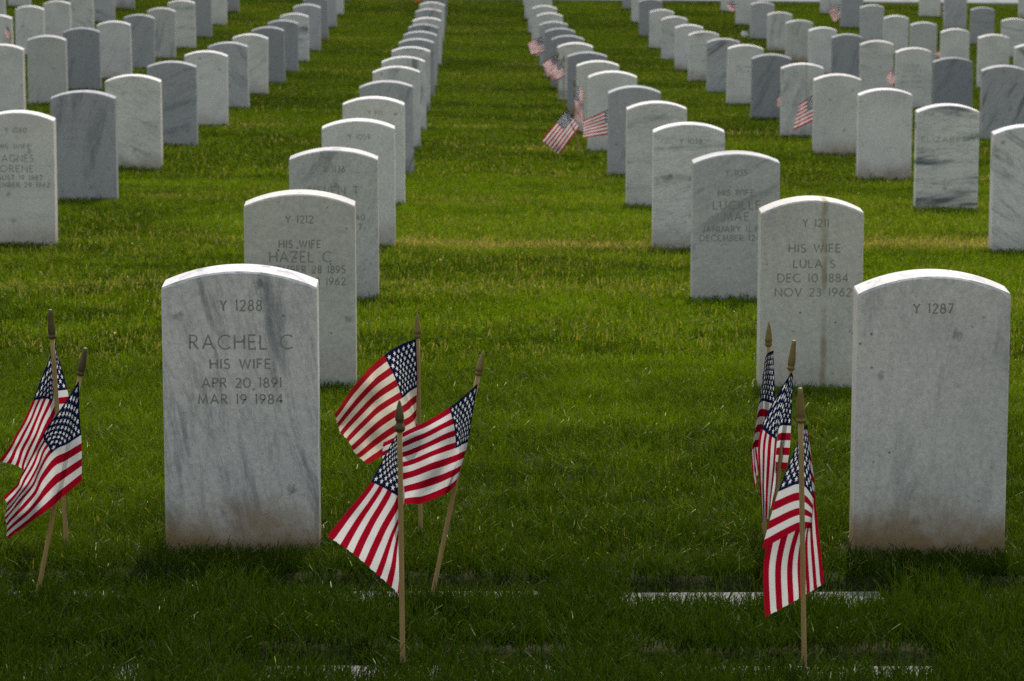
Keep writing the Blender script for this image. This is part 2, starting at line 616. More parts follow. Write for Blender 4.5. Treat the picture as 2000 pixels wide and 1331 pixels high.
G = {
    'A': (.80, [[(0, 0), (.40, 1), (.80, 0)], [(.14, .34), (.66, .34)]]),
    'B': (.52, [[(0, 0), (0, 1), (.25, 1)] + arc(.25, .76, .24, .24, 90, -90) + [(0, .52)], [(.25, .52)] + arc(.25, .26, .27, .26, 90, -90) + [(0, 0)]]),
    'C': (.84, [arc(.5, .5, .5, .5, 48, 312, 20)]),
    'D': (.78, [[(0, 0), (0, 1), (.28, 1)] + arc(.28, .5, .5, .5, 90, -90, 16) + [(0, 0)]]),
    'E': (.48, [[(.48, 1), (0, 1), (0, 0), (.48, 0)], [(0, .52), (.42, .52)]]),
    'F': (.46, [[(.46, 1), (0, 1), (0, 0)], [(0, .52), (.40, .52)]]),
    'G': (.88, [arc(.5, .5, .5, .5, 48, 330, 20) + [(.92, .40), (.60, .40)]]),
    'H': (.70, [[(0, 0), (0, 1)], [(.70, 0), (.70, 1)], [(0, .52), (.70, .52)]]),
    'I': (.02, [[(.01, 0), (.01, 1)]]),
    'J': (.30, [[(.30, 1), (.30, .15)] + arc(.12, .15, .18, .18, 0, -110, 6)]),
    'L': (.46, [[(0, 1), (0, 0), (.46, 0)]]),
    'M': (.92, [[(0, 0), (.12, 1), (.46, .1), (.80, 1), (.92, 0)]]),
    'N': (.76, [[(0, 0), (0, 1), (.76, 0), (.76, 1)]]),
    'O': (1.0, [arc(.5, .5, .5, .5, 90, 450, 26)]),
    'P': (.50, [[(0, 0), (0, 1), (.25, 1)] + arc(.25, .74, .26, .26, 90, -90) + [(0, .48)]]),
    'R': (.58, [[(0, 0), (0, 1), (.25, 1)] + arc(.25, .75, .25, .25, 90, -90) + [(0, .5)], [(.22, .5), (.58, 0)]]),
    'S': (.50, [arc(.25, .75, .23, .25, 35, 270, 12) + arc(.25, .25, .25, .25, 90, -145, 12)]),
    'T': (.60, [[(0, 1), (.60, 1)], [(.30, 1), (.30, 0)]]),
    'U': (.66, [[(0, 1), (0, .33)] + arc(.33, .33, .33, .33, 180, 360, 12) + [(.66, 1)]]),
    'V': (.74, [[(0, 1), (.37, 0), (.74, 1)]]),
    'W': (1.06, [[(0, 1), (.27, 0), (.53, .95), (.79, 0), (1.06, 1)]]),
    'Y': (.66, [[(0, 1), (.33, .5), (.66, 1)], [(.33, .5), (.33, 0)]]),
    'Z': (.62, [[(.03, 1), (.62, 1), (0, 0), (.62, 0)]]),
    '0': (.66, [arc(.33, .5, .33, .5, 90, 450, 22)]),
    '1': (.10, [[(.07, 0), (.07, 1), (0, .9)]]),
    '2': (.52, [arc(.26, .74, .25, .26, 160, -30, 12) + [(0, 0), (.52, 0)]]),
    '3': (.50, [arc(.24, .76, .23, .24, 140, -80, 10) + arc(.24, .26, .26, .26, 85, -140, 12)]),
    '4': (.62, [[(.46, 0), (.46, 1), (0, .3), (.62, .3)]]),
    '5': (.50, [[(.45, 1), (.10, 1), (.05, .57)] + arc(.22, .30, .28, .30, 115, -140, 12)]),
    '6': (.54, [[(.42, 1)] + arc(.27, .29, .27, .29, 140, 500, 20)]),
    '7': (.52, [[(0, 1), (.52, 1), (.14, 0)]]),
    '8': (.52, [arc(.26, .76, .21, .24, 90, 450, 16), arc(.26, .26, .26, .26, 90, 450, 18)]),
    '9': (.54, [[(.12, 0)] + arc(.27, .71, .27, .29, -40, 320, 20)]),
}


def text_meshes(txt, x0, x1, z0, cap, stroke):
    """flat ribbons in the XZ plane, from x0 to x1, baseline at z0; one mesh for each word"""
    gap, space = .33, 1.0
    w = 0
    pos = []
    word = 0
    for i, ch in enumerate(txt):
        if ch == ' ':
            w += space - gap
            word += 1
            continue
        pos.append((ch, w, word))
        w += G[ch][0] + gap
    w -= gap
    sx = (x1 - x0) / w
    layer = 0
    out, cur, verts, faces = [], 0, [], []
    for ch, px, wd in pos:
        if wd != cur:
            out.append(mesh_np('inscription', verts, faces))
            verts, faces, cur = [], [], wd
        for line in G[ch][1]:
            layer += 1
            P = [(x0 + (px + a) * sx, z0 + b * cap) for a, b in line]
            n = len(P)
            closed = abs(P[0][0] - P[-1][0]) < 1e-7 and abs(P[0][1] - P[-1][1]) < 1e-7
            ring = []
            for i in range(n):
                a = P[i - 1] if i > 0 else (P[-2] if closed else P[0])
                b = P[i + 1] if i < n - 1 else (P[1] if closed else P[-1])
                d1 = Vector((P[i][0] - a[0], P[i][1] - a[1])); d2 = Vector((b[0] - P[i][0], b[1] - P[i][1]))
                if d1.length < 1e-9: d1 = d2
                if d2.length < 1e-9: d2 = d1
                d1.normalize(); d2.normalize()
                t = d1 + d2
                if t.length < 1e-6: t = d1
                t.normalize()
                nn = Vector((-t.y, t.x))
                c = max(.45, nn.dot(Vector((-d1.y, d1.x))))
                hw = stroke / 2 / c
                if not closed and (i == 0 or i == n - 1): hw *= 1.3
                ring.append((len(verts), len(verts) + 1))
                yo = -0.00002 * (layer % 4)
                verts.append((P[i][0] + nn.x * hw, yo, P[i][1] + nn.y * hw))
                verts.append((P[i][0] - nn.x * hw, yo, P[i][1] - nn.y * hw))
            for i in range(n - 1):
                a, b = ring[i], ring[i + 1]
                faces.append((a[0], a[1], b[1], b[0]))
    out.append(mesh_np('inscription', verts, faces))
    return out


# ------------------------------------------------------------------ headstones
T_STONE = 0.102


def stone_mesh(w, h, rise=.036, seed=0):
    r_ = random.Random(seed)
    hw = w / 2
    R = (hw * hw + rise * rise) / (2 * rise)
    ca = math.asin(hw / R)
    prof = [(-hw, -.30), (hw, -.30)]
    for i in range(7):                       # right edge going up
        prof.append((hw, 0.0 + (h - rise - .004) * (i / 6.0)))
    for i in range(23):
        a = ca * (1 - 2 * i / 22.0) * .992
        prof.append((R * math.sin(a), h - R + R * math.cos(a)))
    for i in range(7):
        prof.append((-hw, (h - rise - .004) * (1 - i / 6.0)))
    t = T_STONE / 2
    bv = .0035
    bm = bmesh.new()
    cx, cz = 0, h / 2
    def inset(p, d):
        # pull the outline in by d
        x = p[0] - math.copysign(min(d, abs(p[0])), p[0]) if abs(abs(p[0]) - hw) < 1e-5 else p[0] * (1 - d / hw)
        z = p[1] - d if p[1] > h - rise - .006 else p[1]
        return x, z
    rings = []
    for y, d in ((-t, bv), (-t + bv, 0), (-t + .03, 0), (t - .03, 0), (t - bv, 0), (t, bv)):
        ring = []
        for p in prof:
            dd = d
            if d > 0 and r_.random() < .22: dd = d * r_.uniform(1.0, 2.2)
            x, z = inset(p, dd)
            ring.append(bm.verts.new((x, y, z)))
        rings.append(ring)
    m = len(prof)
    for a, b in zip(rings, rings[1:]):
        for i in range(m):
            j = (i + 1) % m
            bm.faces.new((a[i], a[j], b[j], b[i]))
    bm.faces.new(rings[0][::-1]); bm.faces.new(rings[-1])
    bmesh.ops.recalc_face_normals(bm, faces=bm.faces)
    me = bpy.data.meshes.new('headstone')
    bm.to_mesh(me); bm.free()
    return me


COLX = {-5: -8.10, -4: -6.57, -3: -5.05, -2: -3.525, -1: -2.0, 0: -.487, 1: .983, 2: 2.525, 3: 4.06, 4: 5.59, 5: 7.12, 6: 8.65}
TOPS = {
    0: {0: 515, 1: 370, 2: 287, 3: 231, 4: 188, 5: 157, 6: 129, 7: 110, 8: 91, 9: 75, 10: 61, 11: 47, 12: 34, 13: 17, 14: 4},
    1: {0: 525, 1: 382, 2: 294, 3: 238, 4: 197, 5: 167, 6: 138, 7: 118, 8: 101, 9: 83, 10: 69, 11: 55, 12: 42, 13: 25, 14: 11},
    2: {3: 242, 4: 202, 5: 172, 6: 144, 7: 123, 8: 105, 9: 87, 10: 75, 11: 61, 12: 48, 13: 32, 14: 19, 15: 0},
    3: {7: 127, 8: 112, 9: 93, 10: 79, 11: 66, 12: 53, 13: 39, 14: 27, 15: 5},
    -1: {3: 215, 4: 176, 5: 145, 6: 119, 7: 99, 8: 82, 9: 66, 10: 52, 11: 39, 12: 26, 13: 8},
    -2: {7: 86, 8: 69, 9: 54, 10: 41, 11: 28, 12: 15, 13: 0},
    4: {11: 67, 12: 56, 13: 43, 14: 32, 15: 11},
    5: {14: 37, 15: 16},
}
# (column, row): tone 0 white .. 1 grey, warm 0 blue .. 1 cream, vein, vein angle (deg), stain
LOOK = {
    (0, 0): (.22, .35, .70, 101, 1.05), (0, 1): (.48, 1.0, .10, 10, .3), (0, 2): (.35, .55, .55, 60, .3), (0, 3): (.2, .5, .1, 20, .5), (0, 4): (.15, .6, .1, 40, .2),
    (0, 5): (.55, .1, .75, 70, .2), (0, 6): (.3, .5, .4, 60, .2),
    (1, 0): (.28, .5, .34, 84, 1.2), (1, 1): (.36, 1.0, .12, 100, .3), (1, 2): (.45, .35, .4, 30, .2), (1, 3): (.12, .45, .65, 8, .6), (1, 4): (.3, .6, .6, 5, .3), (1, 5): (.6, .1, .5, 80, .2),
    (1, 6): (.25, .5, .1, 20, .3), (1, 7): (.3, .8, .1, 20, .3),
    (2, 3): (.2, .3, .7, -35, .3), (2, 4): (.15, .6, 1.0, 3, .2), (2, 5): (.2, .4, .15, 80, .8), (2, 6): (.3, .6, .1, 60, .9), (2, 7): (.35, .5, .55, 70, .3), (2, 8): (.85, .05, .5, 65, .1),
    (2, 9): (.25, .6, .1, 0, .4), (2, 10): (.5, .1, 1.0, 40, .1), (2, 11): (.25, .6, .6, 5, .6), (2, 12): (.2, .3, .1, 0, 1.0), (2, 13): (.35, .5, .7, -20, .3),
    (3, 7): (.6, .1, .9, 60, .2), (3, 8): (.9, 0, .5, 55, .1), (3, 9): (.3, .6, .1, 0, .2), (3, 10): (.3, .7, .4, 10, .2), (3, 11): (.75, .05, .4, 70, .1), (3, 12): (.25, .3, .1, 80, .2),
    (3, 13): (.4, .9, .5, 70, 1.0), (3, 14): (.35, .7, .5, 80, 1.0), (3, 15): (.55, .1, .3, 60, .1),
    (-1, 3): (.28, .7, .1, 0, .5), (-1, 4): (.7, .05, .6, 80, .1), (-1, 5): (.15, .7, .6, -25, .7), (-1, 6): (.7, .05, .7, 25, .1), (-1, 7): (.2, .4, .2, 20, .4), (-1, 8): (.5, .1, .5, -50, .1),
    (-1, 9): (.2, .8, .3, 40, .5), (-1, 10): (.85, .05, .2, 60, .1), (-1, 11): (.8, .05, .3, 60, .1), (-1, 12): (.3, .3, 1.0, 5, .2), (-1, 13): (.5, .1, .2, 60, .3),
    (-2, 7): (.3, .5, .1, 30, .5), (-2, 8): (.5, .6, .2, 70, .1), (-2, 9): (.85, .05, .4, 80, .1), (-2, 10): (.35, .3, .2, 60, .4), (-2, 11): (.7, .05, .4, 60, .1), (-2, 12): (.45, .5, .6, 85, .1),
    (-2, 13): (.3, .6, .5, 5, .3),
    (4, 11): (.25, .7, .15, 0, .2), (4, 12): (.25, .6, .1, 0, .2), (4, 13): (.4, .4, .2, 60, .2), (4, 14): (.35, .5, .2, 70, .2), (4, 15): (.45, .3, .1, 0, .2),
}
# column, row -> exact centre and width where the stone departs from the grid
FIX = {(0, 0): (-.481, .324, 0), (1, 0): (.971, .320, -.6), (0, 1): (-.489, .319, .3), (1, 1): (.988, .297, .2), (0, 2): (-.497, .324, .2), (1, 2): (.976, .318, .4),
       (-1, 4): (-2.012, .338, .5), (-1, 5): (-2.014, .331, -.3), (2, 3): (2.495, .33, 0), (2, 4): (2.503, .326, .4), (2, 5): (2.504, .323, 0), (2, 6): (2.505, .322, -.5),
       (1, 3): (.976, .318, -.3), (1, 4): (.980, .314, .5), (1, 5): (.993, .316, 0), (0, 3): (-.493, .323, .2), (0, 4): (-.501, .322, -.4), (-1, 6): (-2.017, .334, .6), (4, 11): (5.619, .33, 0)}
TEXTS = {
    (0, 0): [('Y 1288', 430, 511, 607, 20), ('RACHEL C', 371, 571, 682, 27), ('HIS WIFE', 411, 528, 720, 18), ('APR 20 1891', 395, 549, 757, 18), ('MAR 19 1984', 388, 552, 789, 18)],
    (0, 1): [('Y 1212', 558, 611, 436, 14), ('HIS WIFE', 545, 626, 484, 14), ('HAZEL C', 527, 647, 512, 20), ('NOVEMBER 28 1895', 498, 674, 534, 14), ('DECEMBER 8 1962', 502, 674, 557, 14)],
    (0, 2): [('Y 1136', 632, 673, 337, 12), ('HELEN T', 604, 700, 380, 15), ('40', 695, 712, 430, 11), ('7', 700, 707, 449, 11)],
    (0, 3): [('Y 1059', 680, 723, 272, 9.5)],
    (0, 4): [('Y 991', 719, 746, 224, 8)],
    (1, 0): [('Y 1287', 1785, 1862, 612, 18)],
    (1, 1): [('Y 1211', 1568, 1618, 443, 14), ('HIS WIFE', 1541, 1641, 493, 15.5), ('LULA S', 1550, 1630, 523, 15), ('DEC 10 1884', 1519, 1656, 551, 15.5), ('NOV 23 1962', 1514, 1662, 579, 15.5)],
    (1, 2): [('Y 1135', 1417, 1459, 343, 11), ('HIS WIFE', 1403, 1472, 382, 11), ('LUCILLE', 1393, 1485, 409, 16), ('MAE', 1414, 1462, 431, 15), ('JANUARY 11 19', 1372, 1486, 453, 11), ('DECEMBER 12 1', 1367, 1486, 471, 11)],
    (1, 3): [('Y 1058', 1328, 1371, 281, 9.5)],
    (-1, 3): [('Y 1060', 8, 50, 259, 9), ('HIS WIFE', -6, 58, 291, 9), ('AGNES', 3, 64, 316, 13), ('LORENE', -12, 64, 336, 12), ('AUGUST 19 1887', -28, 82, 352, 9), ('SEPTEMBER 29 1962', -36, 96, 366, 9)],
}
FAINT = {
    (-1, 4): [('GWENDOLYN', 112, 210, 240, 9), ('HIS WIFE', 132, 190, 257, 7), ('JAN 18 1911', 122, 200, 274, 7), ('JUN 12 1962', 124, 200, 288, 7)],
    (3, 9): [('LEOLA', 1767, 1796, 132, 6), ('STEVEN', 1765, 1798, 142.5, 6), ('HIS WIFE', 1762, 1799, 152.5, 5), ('MAY 10 1901', 1760, 1800, 163.5, 5), ('OCT 24 1963', 1759, 1802, 173, 5)],
    (2, 4): [('ELIZABETH', 1800, 1902, 277, 9)],
    (2, 9): [('HIS WIFE', 1436, 1466, 133, 4), ('ELLA', 1438, 1464, 142, 5)],
    (-1, 6): [('MARIE', 322, 372, 167, 6)],
}
ORD = ['front', 'second', 'third', 'fourth', 'fifth', 'sixth', 'seventh', 'eighth', 'ninth', 'tenth', 'eleventh', 'twelfth', 'thirteenth', 'fourteenth', 'fifteenth', 'sixteenth', 'seventeenth', 'eighteenth', 'nineteenth']
COLNAME = {0: 'file just left of the aisle', 1: 'file just right of the aisle', -1: 'second file left of the aisle', -2: 'third file left of the aisle', -3: 'fourth file left of the aisle',
           -4: 'fifth file left of the aisle', -5: 'sixth file left of the aisle', 2: 'second file right of the aisle', 3: 'third file right of the aisle', 4: 'fourth file right of the aisle',
           5: 'fifth file right of the aisle', 6: 'sixth file right of the aisle'}
SPECIAL = {
    (0, 0): 'front left marble headstone with dark streaks, numbered Y 1288',
    (1, 0): 'front right marble headstone, bare but for Y 1287, brown at its foot',
    (0, 1): 'cream headstone numbered Y 1212, right behind the front left headstone',
    (1, 1): 'cream headstone numbered Y 1211 with a brown run down its face',
    (0, 2): 'headstone numbered Y 1136 with dark blotches, third in the file left of the aisle',
    (1, 2): 'grey headstone numbered Y 1135, third in the file right of the aisle',
}


def row_y(n):
    return at_depth(915, np.interp(n, list(ROWV.keys()), list(ROWV.values())), depth_of_row(n)).y


def project(p):
    q = cR.transposed() @ Vector(p)
    return 1000 + FPX * q.x / -q.z, 665.5 - FPX * q.y / -q.z


STONES = {}
SR = random.Random(3)
for c in sorted(COLX):
    for n in range(0, 18):
        X, w_, yaw = COLX[c], .326 + SR.uniform(-.006, .006), SR.uniform(-1.6, 1.6)
        X += SR.uniform(-.012, .012)
        if (c, n) in FIX:
            X, w_, yaw = FIX[(c, n)]
        Y = row_y(n) + (SR.uniform(-.03, .03) if n else 0) + T_STONE / 2
        z = gz(X, Y)
        lx = project((X - .165, Y, z))[0]; rx = project((X + .165, Y, z))[0]
        if rx < 4 or lx > 1996: continue
        vb = project((X, Y - T_STONE / 2, z))[1]
        h = .575 + SR.uniform(-.018, .018)
        if n in TOPS.get(c, {}):
            # apex of the far top edge as seen in the photograph
            h = at_y(project((X, Y, z))[0], TOPS[c][n], Y + T_STONE / 2).z - z
            h = min(max(h, .53), .64)
        vt = project((X, Y, z + h))[1]
        if vb < 2: continue
        me = stone_mesh(w_, h, .036 + SR.uniform(-.002, .002), SR.random())
        o = link('headstone', me, MARBLE)
        o.location = (X, Y, z)
        o.rotation_euler = (math.radians(SR.uniform(-.9, .9)) if (c, n) not in FIX else 0, math.radians(SR.uniform(-1.0, 1.0)) if (c, n) not in FIX else 0, math.radians(yaw))
        lk = LOOK.get((c, n))
        if lk is None:
            t_ = SR.choice([.2, .25, .3, .35, .5, .7, .8])
            lk = (t_, SR.uniform(0, .2) if t_ > .45 else SR.uniform(.3, .8), SR.choice([.1, .2, .3, .5, .8]), SR.uniform(-90, 90), SR.choice([.2, .3, .5, .9]))
        o['tone'], o['warm'], o['vein'], o['angle'], o['stain'] = float(lk[0]), float(lk[1]), float(lk[2]), math.radians(lk[3]), float(lk[4])
        if n > 2 and lk[0] < .4: o['tone'] = max(0.0, lk[0] - .18)
        o['rust_x'], o['rust'] = 0.0, 0.0
        if (c, n) == (1, 1):
            o['rust_x'], o['rust'] = .036, 1.0
        if (c, n) == (2, 7):
            o['rust_x'], o['rust'] = .03, .5
        look = 'blue-grey' if lk[0] >= .65 else ('grey' if lk[0] >= .45 else ('cream' if lk[1] > .65 else 'pale'))
        look += ' veined' if lk[2] >= .7 else ''
        lab = SPECIAL.get((c, n)) or f'{look} headstone, {ORD[n]} back in the {COLNAME[c]}'
        tag(o, lab, 'headstone', 'marble headstones in ruled files')
        STONES[(c, n)] = (o, X, Y, z, h, w_)
        for src, mt in ((TEXTS, LETTER), (FAINT, LETTER_FAINT)):
            for (txt, x0, x1, vbase, cap) in src.get((c, n), []):
                Yf = Y - T_STONE / 2
                a = at_y(x0, vbase, Yf); b = at_y(x1, vbase, Yf); tp = at_y(x0, vbase - cap, Yf)
                sw = max(.0025, (tp.z - a.z) * .092)
                for tm in text_meshes(txt, a.x - X, b.x - X, a.z - z, tp.z - a.z, sw):
                    io = link('inscription', tm, mt, o)
                    io.location = (0, -T_STONE / 2 - .0005, 0)
print('stones', len(STONES))

# ------------------------------------------------------------------ flush grave markers in the foreground
MLAB = ['far left', 'inner left', 'middle', 'far right']
for i, (mx, my) in enumerate(MARKERS):
    bm = bmesh.new()
    hw, hl, th = MARK_W / 2, MARK_L / 2, .10
    zs = float(base_z(mx, my))
    sl = float(base_z(mx, my + .1) - base_z(mx, my - .1)) / .2
    bmesh.ops.create_cube(bm, size=1, matrix=Matrix.Diagonal((MARK_W, MARK_L, th, 1)))
    bmesh.ops.bevel(bm, geom=[e for e in bm.edges], offset=.008, segments=2, affect='EDGES')
    for v in bm.verts:
        v.co.x += .002 * math.sin(v.co.y * 60 + i); v.co.y += .002 * math.sin(v.co.x * 47 + i)
    me = bpy.data.meshes.new('flat_grave_marker'); bm.to_mesh(me); bm.free()
    o = link('flat_grave_marker', me, GRANITE)
    o.location = (mx, my, zs - .022 - th / 2)
    o.rotation_euler = (math.atan(sl), 0, math.radians(random.uniform(-.5, .5)))
    rowname = 'row before the headstones' if i < 4 else 'row at the bottom edge'
    tag(o, f'flat stone marker sunk in grass, {MLAB[i % 4]} in the {rowname}', 'grave marker', 'flat markers flush with the turf')

# ------------------------------------------------------------------ flags on sticks
def cr(p0, p1, p2, p3, t):
    return .5 * ((2 * p1) + (-p0 + p2) * t + (2 * p0 - 5 * p1 + 4 * p2 - p3) * t * t + (-p0 + 3 * p1 - 3 * p2 + p3) * t ** 3)


def spline(knots, vals, t):
    vals = np.asarray(vals, float)
    s = float(np.interp(t, knots, np.arange(len(knots))))
    i = min(int(s), len(knots) - 2)
    f = s - i
    p1, p2 = vals[i], vals[i + 1]
    p0 = vals[i - 1] if i > 0 else 2 * p1 - p2
    p3 = vals[i + 2] if i + 2 < len(vals) else 2 * p2 - p1
    return cr(p0, p1, p2, p3, f)


def cloth_mesh(uk, vk, grid, nu, nv, ripple, seed, origin):
    """grid[i][j]: point of the cloth at fly uk[i], hoist vk[j]; a sheet with UV (fly, hoist)"""
    r_ = random.Random(seed)
    ph = [r_.uniform(0, 6.28) for _ in range(6)]
    verts, uvs = [], []
    for a in range(nu + 1):
        u = a / nu
        for b in range(nv + 1):
            v = b / nv
            q = spline(uk, [spline(vk, grid[i], v) for i in range(len(uk))], u)
            amp = ripple * (.25 + u)
            d = amp * (math.sin(9 * u + 3 * v + ph[0]) + .6 * math.sin(17 * u - 6 * v + ph[1]) + .35 * math.sin(13 * v + 5 * u + ph[2]) + .2 * math.sin(31 * u + 9 * v + ph[3]))
            fray = .0012 * math.sin(90 * v + ph[4]) * (a == nu)
            verts.append(Vector((q[0] + d * .25 + fray, q[1] + d, q[2])) - origin)
            uvs.append((u, v))
    faces = []
    for a in range(nu):
        for b in range(nv):
            i = a * (nv + 1) + b
            faces.append((i, i + 1, i + nv + 2, i + nv + 1))
    me = mesh_np('cloth', verts, faces)
    uvl = me.uv_layers.new(name='UVMap')
    for p in me.polygons:
        for li in p.loop_indices:
            uvl.data[li].uv = uvs[me.loops[li].vertex_index]
    shade_smooth(me)
    return me


def lathe(prof, n=14):
    verts, faces = [], []
    for r, z in prof:
        for i in range(n):
            a = 2 * math.pi * i / n
            verts.append((r * math.cos(a), r * math.sin(a), z))
    for k_ in range(len(prof) - 1):
        for i in range(n):
            j = (i + 1) % n
            faces.append((k_ * n + i, k_ * n + j, (k_ + 1) * n + j, (k_ + 1) * n + i))
    verts.append((0, 0, prof[0][1])); verts.append((0, 0, prof[-1][1]))
    b, t = len(verts) - 2, len(verts) - 1
    for i in range(n):
        j = (i + 1) % n
        faces.append((b, j, i)); o_ = (len(prof) - 1) * n
        faces.append((t, o_ + i, o_ + j))
    return verts, faces


def make_flag(base, tip, fin_len, fin_kind, cloth, label, group, pr=.0046, age=0.0, seg=(56, 40), ripple=.007, seed=0):
    """base on the ground, tip of the finial; cloth = (uk, vk, grid of world points)"""
    e = bpy.data.objects.new('grave_flag', None)
    COL.objects.link(e)
    e.empty_display_size = .1
    e.location = base
    tag(e, label, 'flag', group)
    ax = tip - base
    L = ax.length
    q = ax.to_track_quat('Z', 'Y')
    r_ = random.Random(seed)
    prof = [(pr, -.12)]
    for i in range(9):
        prof.append((pr * (1 + r_.uniform(-.03, .03)), (L - fin_len * .8) * i / 8.0))
    v, f = lathe(prof, 12)
    me = mesh_np('pole', [q @ Vector(a) for a in v], f); shade_smooth(me)
    link('pole', me, WOOD, e)
    b = L - fin_len
    if fin_kind == 'spear':
        prof = [(pr * 1.05, b), (pr * 1.55, b + .002), (pr * 1.6, b + fin_len * .12), (pr * 1.35, b + fin_len * .17), (pr * 1.75, b + fin_len * .22), (pr * 1.6, b + fin_len * .32),
                (pr * 1.25, b + fin_len * .55), (pr * .75, b + fin_len * .82), (pr * .25, b + fin_len * .99), (pr * .05, L)]
        mt = BRASS
    elif fin_kind == 'vase':
        prof = [(pr * 1.1, b), (pr * 1.9, b + fin_len * .04), (pr * 2.1, b + fin_len * .14), (pr * 1.5, b + fin_len * .26), (pr * 1.3, b + fin_len * .32), (pr * 1.7, b + fin_len * .38),
                (pr * 1.75, b + fin_len * .46), (pr * 1.3, b + fin_len * .7), (pr * .7, b + fin_len * .9), (pr * .3, L)]
        mt = BRONZE
    else:
        prof = [(pr * 1.1, b), (pr * 1.75, b + fin_len * .02), (pr * 1.75, b + fin_len * .10), (pr * 1.5, b + fin_len * .13), (pr * 1.65, b + fin_len * .18), (pr * 1.75, b + fin_len * .30),
                (pr * 1.45, b + fin_len * .55), (pr * 1.05, b + fin_len * .85), (pr * .95, b + fin_len * .97), (pr * .7, L)]
        mt = BRASS if fin_kind == 'cone' else BRONZE
    v, f = lathe(prof, 16)
    me = mesh_np('finial', [q @ Vector(a) for a in v], f); shade_smooth(me)
    link('finial', me, mt, e)
    uk, vk, grid = cloth
    me = cloth_mesh(uk, vk, grid, seg[0], seg[1], ripple, seed, base)
    o = link('cloth', me, FLAG, e)
    o['age'] = float(age)
    return e


def near_flag(tip, ground_px, Dg, fin_px, kind, uk, vk, grid_px, label, group, off=-.012, **kw):
    """tip and foot read in the photograph; Dg is the image row of the ground where the stick stands"""
    g = ground_hit(ground_px[0], Dg)
    base = Vector((g.x, g.y, gz(g.x, g.y)))
    tipw = at_y(tip[0], tip[1], g.y)
    sc_ = FPX / (g.y / math.cos(PITCH))
    grid = [[tuple(at_y(p[0], p[1], g.y + (p[2] if len(p) > 2 else 0.0) + off)) for p in row] for row in grid_px]
    return make_flag(base, tipw, fin_px / sc_, kind, (uk, vk, grid), label, group, **kw)


GN = 'small flags stuck in the grass in front'
UK = [0, .2, .4, .7, 1.0]
# left group
near_flag((98, 605), (131, 1075), 1078, 58, 'taper', [0, .15, .4, .7, 1], [0, .54, 1],
          [[(107, 674, .02), (131, 762, .03), (138, 838, .04)], [(105, 675), (108, 766, .02), (111, 842, .03)], [(66, 781, -.02), (101, 786, -.025), (112, 878, .03)],
           [(30, 850, -.03), (66, 860, -.02), (92, 900, .03)], [(0, 899, -.03), (50, 917, -.01), (80, 950, .03)]],
          'flag in the left pair, rear one with upright stick', GN, seed=1, off=.03)
near_flag((167, 680), (63, 1150), 1152, 56, 'taper', UK, [0, .54, 1],
          [[(154, 744), (157, 851, -.01), (159, 940, -.02)], [(118, 797, -.02), (131, 868, -.03), (131, 964, -.035)], [(83, 850, -.02), (102, 886, -.035), (101, 990, -.03)],
           [(46, 925, .02), (57, 958, -.01), (63, 1018, -.02)], [(7, 972, .04), (14, 1015, .02), (25, 1047, .0)]],
          'flag in the left pair, nearer one with slanting stick', GN, seed=2, ripple=.012)
# middle group
near_flag((815, 612), (822, 1050), 1050, 50, 'spear', UK, [0, .54, 1],
          [[(812, 662), (814, 757), (814, 840)], [(782, 674, -.02), (802, 764, -.03), (813, 846, -.02)], [(754, 692, -.01), (784, 779, -.01), (808, 852, .02)],
           [(708, 733, .02), (738, 808, .02), (760, 881, .03)], [(653, 810, .0), (683, 862, .01), (711, 913, .0)]],
          'weathered flag with yellowed stripes, rear left of the middle group', GN, seed=3, age=.7, ripple=.012)
near_flag((944, 686), (830, 1165), 1167, 50, 'spear', UK, [0, .54, 1],
          [[(932, 750), (914, 864), (889, 949)], [(905, 775, -.02), (903, 868, -.03), (878, 960, -.03)], [(879, 795, -.03), (891, 875, -.04), (862, 970, -.03)],
           [(825, 828, -.01), (830, 898, -.01), (815, 983, .0)], [(752, 862, .02), (755, 920, .02), (757, 986, .02)]],
          'bright flag on the slanting stick of the middle group', GN, seed=4, ripple=.012)
near_flag((780, 782), (787, 1290), 1290, 64, 'vase', UK, [0, .33, .6, 1],
          [[(775, 848), (778, 870), (784, 892, .005), (778, 908, .02)], [(750, 893, -.015), (768, 908, -.015), (786, 934, .004), (776, 955, .02)], [(724, 942, -.02), (758, 959, -.02), (788, 984, .004), (775, 1020, .02)],
           [(682, 995, -.01), (722, 1022, -.01), (758, 1052, .0), (786, 1096, .008)], [(639, 1047, .01), (690, 1085, .01), (732, 1118, .01), (787, 1168, .006)]],
          'flag nearest the camera in the middle group, draped down its stick', GN, seed=5, off=.03, ripple=.0025)
# right group
near_flag((1502, 628), (1492, 1062), 1062, 50, 'spear', [0, .35, .6, 1], [0, .54, 1],
          [[(1511, 684), (1513, 790), (1506, 878)], [(1497, 694, -.01), (1484, 788, -.02), (1470, 878, -.02)], [(1493, 720, .02), (1478, 850, .02), (1471, 940, .0)], [(1496, 790, .04), (1484, 900, .04), (1474, 958, .03)]],
          'flag farthest back of the right group', GN, seed=6, ripple=.003)
near_flag((1551, 665), (1502, 1090), 1090, 60, 'cone', UK, [0, .3, .54, .8, 1],
          [[(1549, 734), (1547, 790), (1545, 832), (1542, 880), (1536, 918)], [(1540, 736, -.01), (1530, 790, -.015), (1523, 834, .0), (1518, 880, .015), (1514, 916, .02)], [(1486, 838, -.03), (1502, 850, -.035), (1517, 863, -.03), (1512, 890, .0), (1518, 920, .02)],
           [(1482, 930, -.02), (1496, 938, -.04), (1510, 944, -.01), (1505, 950, .02), (1522, 945, .03)], [(1490, 1022, -.01), (1495, 1015, -.03), (1502, 1012, .0), (1500, 1000, .03), (1508, 992, .03)]],
          'crumpled flag in the middle of the right group, behind the foremost stick', GN, seed=7, ripple=.003)
